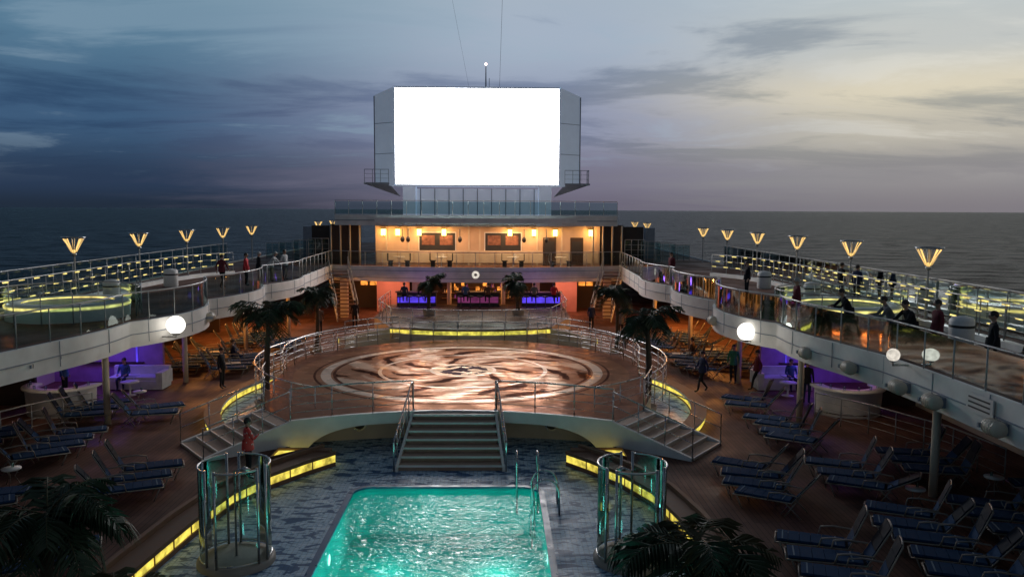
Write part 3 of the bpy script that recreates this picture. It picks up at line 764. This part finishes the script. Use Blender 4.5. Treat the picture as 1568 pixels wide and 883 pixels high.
LMS=[lounger(.88,rad(62)),lounger(.88,rad(52)),lounger(.88,rad(68)),lounger(.88,rad(30)),lounger(.88,rad(58),True)]
def lounge(x,y,r,z=ZD):
    k=random.choices(range(5),(5,4,5,.6,.5))[0]
    place('sun_lounger',LMS[k],(x+random.uniform(-.1,.1),y,z),rad(r+random.uniform(-8,8)),random.uniform(.98,1.05))
def row(x0,y0,dx,dy,n,r):
    for k in range(n): lounge(x0+dx*k,y0+dy*k,r)
row(8.7,15.4,.02,.86,3,66); row(8.7,19.9,.05,.86,4,64); row(11.3,15.4,.05,.86,5,64); row(11.4,20.8,.02,.88,3,66)
row(11.3,25.0,0,.88,4,62); row(13.9,16.8,.0,.86,4,70); row(14.2,22.0,0,.86,3,75); row(16.4,19.0,0,.9,3,75)
row(11.2,29.6,0,.9,2,60)
row(11.2,36.6,-.05,.9,5,70); row(13.4,37.0,-.1,.9,6,75); row(10.6,42.4,-.1,.9,4,70); row(12.8,43.6,-.05,.9,5,75)
row(-13.4,28.2,0,.88,3,-66); row(-11.2,28.4,.0,.9,2,-66) ; row(-12.4,23.4,0,.88,4,-62); row(-14.9,22.6,0,.88,5,-66); row(-8.4,20.6,-.1,.88,3,-64)
row(-16.6,24,0,.86,3,-70); row(-14.0,18.2,0,.86,3,-66); row(-11.6,17.6,0,.86,4,-62); row(-8.3,16.0,-.05,.86,2,-62)
row(-11.2,36.6,.05,.9,5,-70); row(-13.4,37.0,.1,.9,6,-75); row(-10.6,42.4,.1,.9,4,-70); row(-12.8,43.6,.05,.9,5,-75)
g=G('side_table')
g.lathe([(.0,.44),(.24,.44),(.25,.46),(.25,.48),(0,.48)],(0,0,0),WHITE,18)
for k in range(3):
    t=k*2.09; g.tube([(.2*math.cos(t),.2*math.sin(t),.0),(.08*math.cos(t),.08*math.sin(t),.25),(.2*math.cos(t),.2*math.sin(t),.45)],.014,FRAME,5)
g.lathe([(.03,.48),(.04,.6),(.035,.6),(.028,.49)],(.05,.04,0),GLASS,10)
st=g.mesh()
for x,y in((12.2,20.3),(14.8,21.2),(-13.6,22.6),(-11.8,22.0),(-12.4,31.5)): place('side_table',st,(x,y,ZD),x)

# ---------------------------------------------------------------- palms
def palm(h,cr,nf,seed,lean=.15,lw=.035):
    rnd=random.Random(seed); g=G('palm_tree')
    pts=[];rs=[]
    for i in range(16):
        t=i/15; pts.append((lean*t*t,lean*.5*math.sin(t*3),h*t)); rs.append((.14-.06*t)*(1.12 if i%2 else .95)+(.06 if i==0 else 0))
    g.tube(pts,rs,TRUNK,9); top=Vector(pts[-1])
    g.lathe([(.34,0),(.42,.32),(.36,.32),(.33,.27),(0,.27)],(0,0,0),SOIL,16)
    for k in range(nf):
        az=2*math.pi*k/nf*2.39+rnd.uniform(-.3,.3); el=rnd.uniform(-.35,1.2); Lf=cr*rnd.uniform(.75,1.2)
        d=Vector((math.cos(az),math.sin(az),0)); side=Vector((-d.y,d.x,0)); P=[];p=top.copy(); e=el
        for i in range(13):
            P.append(p.copy()); p=p+(d*math.cos(e)+Vector((0,0,1))*math.sin(e))*Lf/12; e-=rnd.uniform(.09,.19)
        g.tube(P,[.02-.0013*i for i in range(13)],LEAF2,4)
        mt=LEAF2 if rnd.random()<.15 else LEAF
        for i in range(1,12):
            for sub in(0,.5):
                q=P[i].lerp(P[i+1] if i<12 else P[i],sub); tng=(P[min(i+1,12)]-P[i-1]).normalized()
                t=(i+sub)/12; ll=Lf*.36*math.sin(math.pi*(.12+.85*t))**.7+.04
                for s in(-1,1):
                    dr=(side*s*.8+tng*.55+Vector((0,0,rnd.uniform(-.6,.1)))).normalized()
                    b=tng*lw; mid=q+dr*ll*.55; tp=q+dr*ll+Vector((0,0,-ll*.25))
                    g.add([q-b*.5,q+b*.5,mid+b*.8,tp,mid-b*.8],[(0,1,2,3,4)],mt)
    return g.mesh()
p1=palm(3.6,1.45,20,1,.2,.03); p2=palm(3.5,1.4,19,2,-.2,.03); p3=palm(2.0,1.1,20,3,.1); p4=palm(1.7,1.7,24,4,.1,.04); p5=palm(1.6,1.75,22,5,-.1,.04)
place('palm_tree',p1,(-7.3,30.6,ZD)); place('palm_tree',p2,(7.0,29.9,ZD),1); place('palm_tree',p2,(-8.1,43,ZD),2,.88); place('palm_tree',p1,(7.8,43,ZD),4,.86)
place('palm_tree',p3,(-2.7,50,1.55),1); place('palm_tree',p3,(2.75,50,1.55),3)
place('palm_tree',p4,(-7.2,15.2,ZD)); place('palm_tree',p5,(5.2,14.8,0),1); place('palm_tree',p5,(-5.3,14.0,0.0),2,.7)

# ---------------------------------------------------------------- people
SKIN=mat('skin',(.42,.24,.17),.5,var=.08); HAIR=mat('hair_dark',(.03,.02,.015),.6); HAIRG=mat('hair_grey',(.35,.34,.33),.6)
SHOE=mat('shoe',(.03,.03,.03),.5); EYE=mat('eye',(.01,.01,.01),.2)
CL={k:mat('cloth_'+k,c,.85,var=.25,ns=14,bump=.3,spec=.2) for k,c in dict(black=(.02,.02,.025),navy=(.03,.04,.09),red=(.5,.04,.05),grey=(.16,.16,.17),green=(.05,.2,.12),white=(.55,.55,.55),brown=(.12,.07,.05),maroon=(.15,.03,.04),blue=(.06,.12,.28),khaki=(.28,.23,.15)).items()}
def floral():
    m,nt,N,L=newmat('cloth_red_floral'); o=N.new('ShaderNodeOutputMaterial'); p=N.new('ShaderNodeBsdfPrincipled'); tc=N.new('ShaderNodeTexCoord')
    v=N.new('ShaderNodeTexVoronoi'); v.inputs['Scale'].default_value=9; L.new(tc.outputs['Object'],v.inputs[0])
    r=N.new('ShaderNodeValToRGB'); r.color_ramp.interpolation='CONSTANT'; e=r.color_ramp.elements; e[0].color=(.75,.65,.6,1); e[1].position=.26; e[1].color=(.7,.06,.05,1)
    L.new(v.outputs['Distance'],r.inputs[0]); L.new(r.outputs[0],p.inputs['Base Color']); p.inputs['Roughness'].default_value=.8; L.new(p.outputs[0],o.inputs[0]); return m
CL['floral']=floral()
def body(pose):
    J={}
    def j(n,p,r): J[n]=(Vector(p),r)
    j('pel',(0,0,.95),.135); j('sp',(0,0,1.12),.125); j('ch',(0,0,1.31),.145); j('nb',(0,-.01,1.46),.07); j('nk',(0,.0,1.52),.053); j('hd',(0,.02,1.615),.088); j('ht',(0,.01,1.695),.075)
    for s,n in((-1,'L'),(1,'R')):
        j('sh'+n,(s*.175,0,1.405),.065); j('el'+n,(s*.235,-.03,1.13),.045); j('wr'+n,(s*.245,.05,.89),.028); j('pa'+n,(s*.245,.075,.82),.032)
        j('hp'+n,(s*.09,0,.88),.095); j('kn'+n,(s*.10,.02,.49),.062); j('an'+n,(s*.10,-.02,.10),.042); j('to'+n,(s*.12,.13,.045),.04)
    def setp(n,p): J[n]=(Vector(p),J[n][1])
    if pose=='walk':
        setp('knL',(-.1,.16,.52)); setp('anL',(-.1,.22,.12)); setp('toL',(-.11,.38,.06)); setp('knR',(.1,-.02,.49)); setp('anR',(.1,-.28,.16)); setp('toR',(.11,-.18,.05))
        setp('elL',(-.24,-.14,1.15)); setp('wrL',(-.24,-.12,.92)); setp('paL',(-.24,-.11,.85)); setp('elR',(.24,.08,1.15)); setp('wrR',(.22,.24,.98)); setp('paR',(.22,.29,.93))
    if pose=='lean':
        setp('pel',(0,-.16,.93)); setp('sp',(0,-.12,1.09)); setp('ch',(0,-.02,1.27)); setp('nb',(0,.05,1.41)); setp('nk',(0,.08,1.46)); setp('hd',(0,.12,1.55)); setp('ht',(0,.12,1.63))
        for s,n in((-1,'L'),(1,'R')):
            setp('sh'+n,(s*.175,.03,1.35)); setp('el'+n,(s*.25,.20,1.13)); setp('wr'+n,(s*.12,.42,1.13)); setp('pa'+n,(s*.06,.46,1.13))
            setp('hp'+n,(s*.09,-.15,.87)); setp('kn'+n,(s*.1,-.10,.48)); setp('an'+n,(s*.11,-.16,.10)); setp('to'+n,(s*.13,-.01,.045))
    if pose=='sit':
        for n in('pel','sp','ch','nb','nk','hd','ht'): setp(n,J[n][0]-Vector((0,0,.42)))
        for s,n in((-1,'L'),(1,'R')):
            setp('sh'+n,(s*.175,0,.985)); setp('el'+n,(s*.24,.05,.72)); setp('wr'+n,(s*.18,.27,.66)); setp('pa'+n,(s*.15,.34,.65))
            setp('hp'+n,(s*.09,.02,.49)); setp('kn'+n,(s*.13,.44,.50)); setp('an'+n,(s*.12,.42,.10)); setp('to'+n,(s*.13,.57,.045))
    if pose=='phone':
        setp('elR',(.24,.10,1.17)); setp('wrR',(.13,.28,1.30)); setp('paR',(.10,.32,1.36))
    E=[('pel','sp'),('sp','ch'),('ch','nb'),('nb','nk'),('nk','hd'),('hd','ht')]
    for n in'LR': E+=[('ch','sh'+n),('sh'+n,'el'+n),('el'+n,'wr'+n),('wr'+n,'pa'+n),('pel','hp'+n),('hp'+n,'kn'+n),('kn'+n,'an'+n),('an'+n,'to'+n)]
    names=list(J); vs=[J[n][0] for n in names]; rs=[J[n][1] for n in names]; es=[(names.index(a),names.index(b)) for a,b in E]; roots=[0]
    tags=[]
    for a,b in E:
        pa,pb=J[a][0],J[b][0]
        for t in(0,.25,.5,.75,1):
            q=pa.lerp(pb,t)
            if b in('nk','hd','ht') and a!='nb': tg=0
            elif b=='nk': tg=0 if t>.3 else 1
            elif b[:2] in('pa',) : tg=0
            elif b[:2]=='wr': tg=1 if t<.9 else 0
            elif b[:2] in('hp','kn','an'): tg=2
            elif b[:2]=='to': tg=4 if t>.1 else 2
            elif b=='sp': tg=2 if t<.3 else 1
            else: tg=1
            tags.append((q,tg))
    for n,s in(('L',-1),('R',1)):
        w=J['wr'+n][0]; p=J['pa'+n][0]; d=(p-w).normalized(); side=Vector((0,1,0)) if abs(d.y)<.7 else Vector((1,0,0))*(-s)
        side=(side-d*side.dot(d)).normalized()
        inw=Vector((-s,0,0)); inw=(inw-d*inw.dot(d)-side*inw.dot(side));
        if inw.length<.1: inw=Vector((0,0,-1))
        inw.normalize()
        for k,(o,l) in enumerate(((.026,.07),(.009,.08),(-.009,.075),(-.026,.058))):
            b=len(vs); q0=p+side*o-d*.005; q1=q0+d*l*.55; q2=q1+(d*.75+inw*.5)*l*.35; q3=q2+(d*.4+inw*.8)*l*.25
            vs+=[q0,q1,q2,q3]; rs+=[.010,.0095,.0085,.0075]; es+=[(b,b+1),(b+1,b+2),(b+2,b+3)]; roots.append(b)
            for q in(q0,q1,q2,q3): tags.append((q,0))
        b=len(vs); q0=w.lerp(p,.45)+side*.022; q1=q0+(side*.8+d*.5)*.035; q2=q1+(d*.9+side*.25)*.03
        vs+=[q0,q1,q2]; rs+=[.013,.011,.009]; es+=[(b,b+1),(b+1,b+2)]; roots.append(b)
        for q in(q1,q2): tags.append((q,0))
    me=bpy.data.meshes.new('tmp'); me.from_pydata([tuple(v) for v in vs],es,[])
    ob=bpy.data.objects.new('tmp',me); col.objects.link(ob)
    md=ob.modifiers.new('s','SKIN'); md.use_smooth_shade=True
    for i,sv in enumerate(me.skin_vertices[0].data):
        sv.radius=(rs[i],rs[i]); sv.use_root=(i in roots)
    ob.modifiers.new('u','SUBSURF').levels=1; ob.modifiers['u'].render_levels=1
    dg=bpy.context.evaluated_depsgraph_get(); ev=bpy.data.meshes.new_from_object(ob.evaluated_get(dg))
    g=G('person'); 
    for m_ in(SKIN,CL['black'],CL['navy'],HAIR,SHOE,EYE): g.m(m_)
    g.v=[tuple(v.co) for v in ev.vertices]
    for pl in ev.polygons:
        c=pl.center; bd=1e9;tg=1
        for q,t in tags:
            dd=(q-c).length_squared
            if dd<bd: bd=dd;tg=t
        g.f.append(list(pl.vertices)); g.mi.append(tg); g.sm.append(True)
    bpy.data.objects.remove(ob)
    H=J['hd'][0]; 
    g.sphere(H+Vector((0,.0,.02)),.1,SKIN,14,(.82,.98,1.18))
    hc=H+Vector((0,-.014,.042)); vs=[];fs=[];n=14
    for i in range(6):
        p=math.pi*.58*i/5
        for k in range(n):
            t=2*math.pi*k/n; back=max(0,-math.sin(t)); pp=p*(1+.28*back)
            vs.append(hc+Vector((.092*math.sin(pp)*math.cos(t),.108*math.sin(pp)*math.sin(t),.108*math.cos(pp))))
    for i in range(5):
        for k in range(n): fs.append((i*n+k,(i+1)*n+k,(i+1)*n+(k+1)%n,i*n+(k+1)%n))
    g.add(vs,fs,HAIR,True)
    for s in(-1,1):
        g.sphere(H+Vector((s*.032,.088,.022)),.012,EYE,8); g.sphere(H+Vector((s*.084,.0,.01)),.028,SKIN,8,(.35,.7,1))
    g.sphere(H+Vector((0,.104,-.005)),.016,SKIN,8,(.8,1,1.5)); g.box(H+Vector((0,.093,-.045)),(.045,.012,.009),CL['maroon'])
    if pose!='sit':
        pc=J['pel'][0]; g.lathe([(.15,.16),(.165,.02),(.17,-.10)],(pc.x,pc.y,pc.z),CL['black'],14)
        g.mi[-28:]=[1]*28
    return g.mesh()
POSES={k:body(k) for k in('stand','walk','lean','sit','phone')}
def person(pose,x,y,z,face,shirt='black',pants='navy',hair=None,h=1.0):
    o=place('person',POSES[pose],(x,y,z),rad(face),h)
    for i,mm in((1,CL[shirt]),(2,CL[pants]),(3,hair or HAIR)):
        o.material_slots[i].link='OBJECT'; o.material_slots[i].material=mm
    return o
person('phone',-5.5,22.4,.475,-60,'floral','black')
person('stand',-10.1,34.1,ZD,-100,'black','black')
person('walk',10.0,33.5,ZD,100,'navy','black'); person('stand',11.8,35.2,ZD,150,'green','black'); person('walk',12.4,33.8,ZD,80,'maroon','black')
person('stand',13.6,31.4,ZD,-40,'black','navy'); person('sit',13.9,34.0,ZD,180,'blue','navy'); person('sit',-14.1,34.0,ZD,180,'blue','navy')
person('stand',-15.8,32.5,ZD,-90,'blue','black')
person('stand',13.3,38.5,ZU,95,'black','black'); person('stand',12.05,28.7,ZU,90,'maroon','black',HAIRG); person('lean',12.35,25.4,ZU,90,'black','navy')
person('lean',12.65,23.2,ZU,80,'grey','navy'); person('lean',12.75,22.2,ZU,100,'black','black'); person('stand',13.3,21.7,ZU,90,'maroon','black'); 
person('stand',13.3,19.2,ZU,70,'black','black'); person('stand',13.6,18.2,ZU,90,'black','black')
person('stand',17.3,37.3,ZU,-80,'black','navy'); person('stand',17.4,35.9,ZU,-60,'navy','black'); person('stand',11.3,46,ZU,120,'maroon','black')
person('stand',-11.8,43.4,ZU,-90,'red','black'); person('stand',-11.5,44.7,ZU,-60,'black','black',HAIRG); person('lean',-11.05,46.0,ZU,-90,'white','khaki',HAIRG); person('stand',-10.75,47.2,ZU,-120,'white','black')
person('walk',-12.6,42.0,ZU,-20,'maroon','black')
for x,f,c in((-4.6,0,'navy'),(-3.0,20,'black'),(3.9,0,'grey'),(5.2,-20,'red'),(-.6,0,'blue'),(.9,10,'brown')): person('sit',x,53.4,1.9,f,c,'black')
for x,y,f,c in((11.2,40.2,60,'brown'),(-11.3,39.3,-60,'navy')): person('sit',x,y,ZD-.06,f,c,'navy')
for x,y,f,c in((-7.6,52,20,'black'),(7.4,51,200,'navy'),(8.8,48,160,'grey'),(-9.2,49,30,'brown')): person('stand',x,y,ZD,f,c,'black')

# ---------------------------------------------------------------- sky
w=bpy.data.worlds.new('World'); sc.world=w; w.use_nodes=True
nt=w.node_tree; N=nt.nodes; L=nt.links; N.clear()
out=N.new('ShaderNodeOutputWorld'); bg=N.new('ShaderNodeBackground'); L.new(bg.outputs[0],out.inputs[0])
tc=N.new('ShaderNodeTexCoord'); sp=N.new('ShaderNodeSeparateXYZ'); L.new(tc.outputs['Generated'],sp.inputs[0])
el=sp.outputs[2]
def s2l(c): return tuple(((v/255)/12.92 if v/255<.04045 else ((v/255+.055)/1.055)**2.4) for v in c)+(1,)
def ramp(stops):
    r=N.new('ShaderNodeValToRGB'); e=r.color_ramp.elements; r.color_ramp.interpolation='EASE'
    e[0].position=stops[0][0]; e[0].color=s2l(stops[0][1]); e[1].position=stops[-1][0]; e[1].color=s2l(stops[-1][1])
    for p,c in stops[1:-1]: q=e.new(p); q.color=s2l(c)
    L.new(el,r.inputs[0]); return r.outputs[0]
ZEN=(46,58,74)
left=ramp([(0,(34,46,62)),(.03,(42,59,84)),(.10,(62,92,124)),(.2,(88,124,150)),(.27,(102,138,158)),(.40,(72,88,106)),(1,ZEN)])
mid=ramp([(0,(104,100,118)),(.04,(120,118,138)),(.10,(142,150,176)),(.2,(166,180,198)),(.27,(168,182,196)),(.40,(84,98,114)),(1,ZEN)])
right=ramp([(0,(122,122,130)),(.04,(142,142,146)),(.09,(190,186,174)),(.13,(220,212,190)),(.18,(196,200,198)),(.27,(178,194,202)),(.40,(84,98,114)),(1,ZEN)])
def mrange(v,a,b,c=0,d=1):
    m=N.new('ShaderNodeMapRange'); m.interpolation_type='SMOOTHSTEP'
    m.inputs[1].default_value=a;m.inputs[2].default_value=b;m.inputs[3].default_value=c;m.inputs[4].default_value=d; L.new(v,m.inputs[0]); return m.outputs[0]
den=math_(N,L,'ADD',math_(N,L,'MAXIMUM',el,0),.10)
cx=math_(N,L,'DIVIDE',sp.outputs[0],den); cy=math_(N,L,'DIVIDE',sp.outputs[1],den)
cb=N.new('ShaderNodeCombineXYZ'); L.new(cx,cb.inputs[0]); L.new(cy,cb.inputs[1])
n1=N.new('ShaderNodeTexNoise'); n1.inputs['Scale'].default_value=.8; n1.inputs['Detail'].default_value=10; n1.inputs['Roughness'].default_value=.6; n1.inputs['Distortion'].default_value=.45
mp=N.new('ShaderNodeMapping'); mp.inputs['Rotation'].default_value=(0,0,-.35); mp.inputs['Scale'].default_value=(.8,1.25,1); mp.inputs['Location'].default_value=(2.3,.7,0)
L.new(cb.outputs[0],mp.inputs[0]); L.new(mp.outputs[0],n1.inputs[0])
xw=math_(N,L,'ADD',sp.outputs[0],math_(N,L,'MULTIPLY',math_(N,L,'SUBTRACT',n1.outputs[0],.5),.35))
fL=mrange(xw,-.42,.02); fR=mrange(xw,.06,.42)
def mixc(f,a,b,t='MIX'):
    m=N.new('ShaderNodeMixRGB'); m.blend_type=t
    if isinstance(f,(int,float)): m.inputs[0].default_value=f
    else: L.new(f,m.inputs[0])
    for i,x in((1,a),(2,b)):
        if isinstance(x,tuple): m.inputs[i].default_value=x
        else: L.new(x,m.inputs[i])
    return m.outputs[0]
base=mixc(fR,mixc(fL,left,mid),right)
hm=mrange(el,.02,.10)
dk=math_(N,L,'MULTIPLY',mrange(n1.outputs[0],.48,.62),math_(N,L,'MULTIPLY',hm,.85))
base=mixc(dk,base,mixc(1.0,base,(.50,.56,.66,1),'MULTIPLY'))
lt=math_(N,L,'MULTIPLY',mrange(n1.outputs[0],.47,.36),math_(N,L,'MULTIPLY',hm,.32))
base=mixc(lt,base,mixc(fR,(.34,.46,.56,1),(.88,.86,.78,1)))
back=mrange(sp.outputs[1],-.3,.6,.62,1)
base=mixc(1.0,base,back,'MULTIPLY')
sky=N.new('ShaderNodeTexSky'); sky.sky_type='NISHITA'; sky.sun_disc=False; sky.sun_elevation=rad(2); sky.sun_rotation=rad(30)
sc_=N.new('ShaderNodeVectorMath'); sc_.operation='SCALE'; sc_.inputs['Scale'].default_value=.0006; L.new(sky.outputs[0],sc_.inputs[0])
fin=mixc(1.0,base,sc_.outputs[0],'ADD')
L.new(fin,bg.inputs[0]); bg.inputs[1].default_value=.97
so=light('sun','SUN',(0,0,50),.05,(1,.9,.8),rad(60))
sd=Vector((.5,.45,.75)); so.rotation_euler=sd.to_track_quat('Z','Y').to_euler()

# ---------------------------------------------------------------- camera
cam=bpy.data.cameras.new('camera'); co=bpy.data.objects.new('camera',cam); col.objects.link(co)
cam.lens=28.8; cam.sensor_width=36; cam.clip_end=120000; cam.clip_start=.1
M=Matrix.Translation((1.38,0,8))@Matrix.Rotation(rad(-1.14),4,'Z')@Matrix.Rotation(rad(90-5.5),4,'X')@Matrix.Rotation(rad(.3),4,'Z')
co.matrix_world=M; sc.camera=co
sc.view_settings.view_transform='Standard'; sc.view_settings.look='None'; sc.view_settings.exposure=0
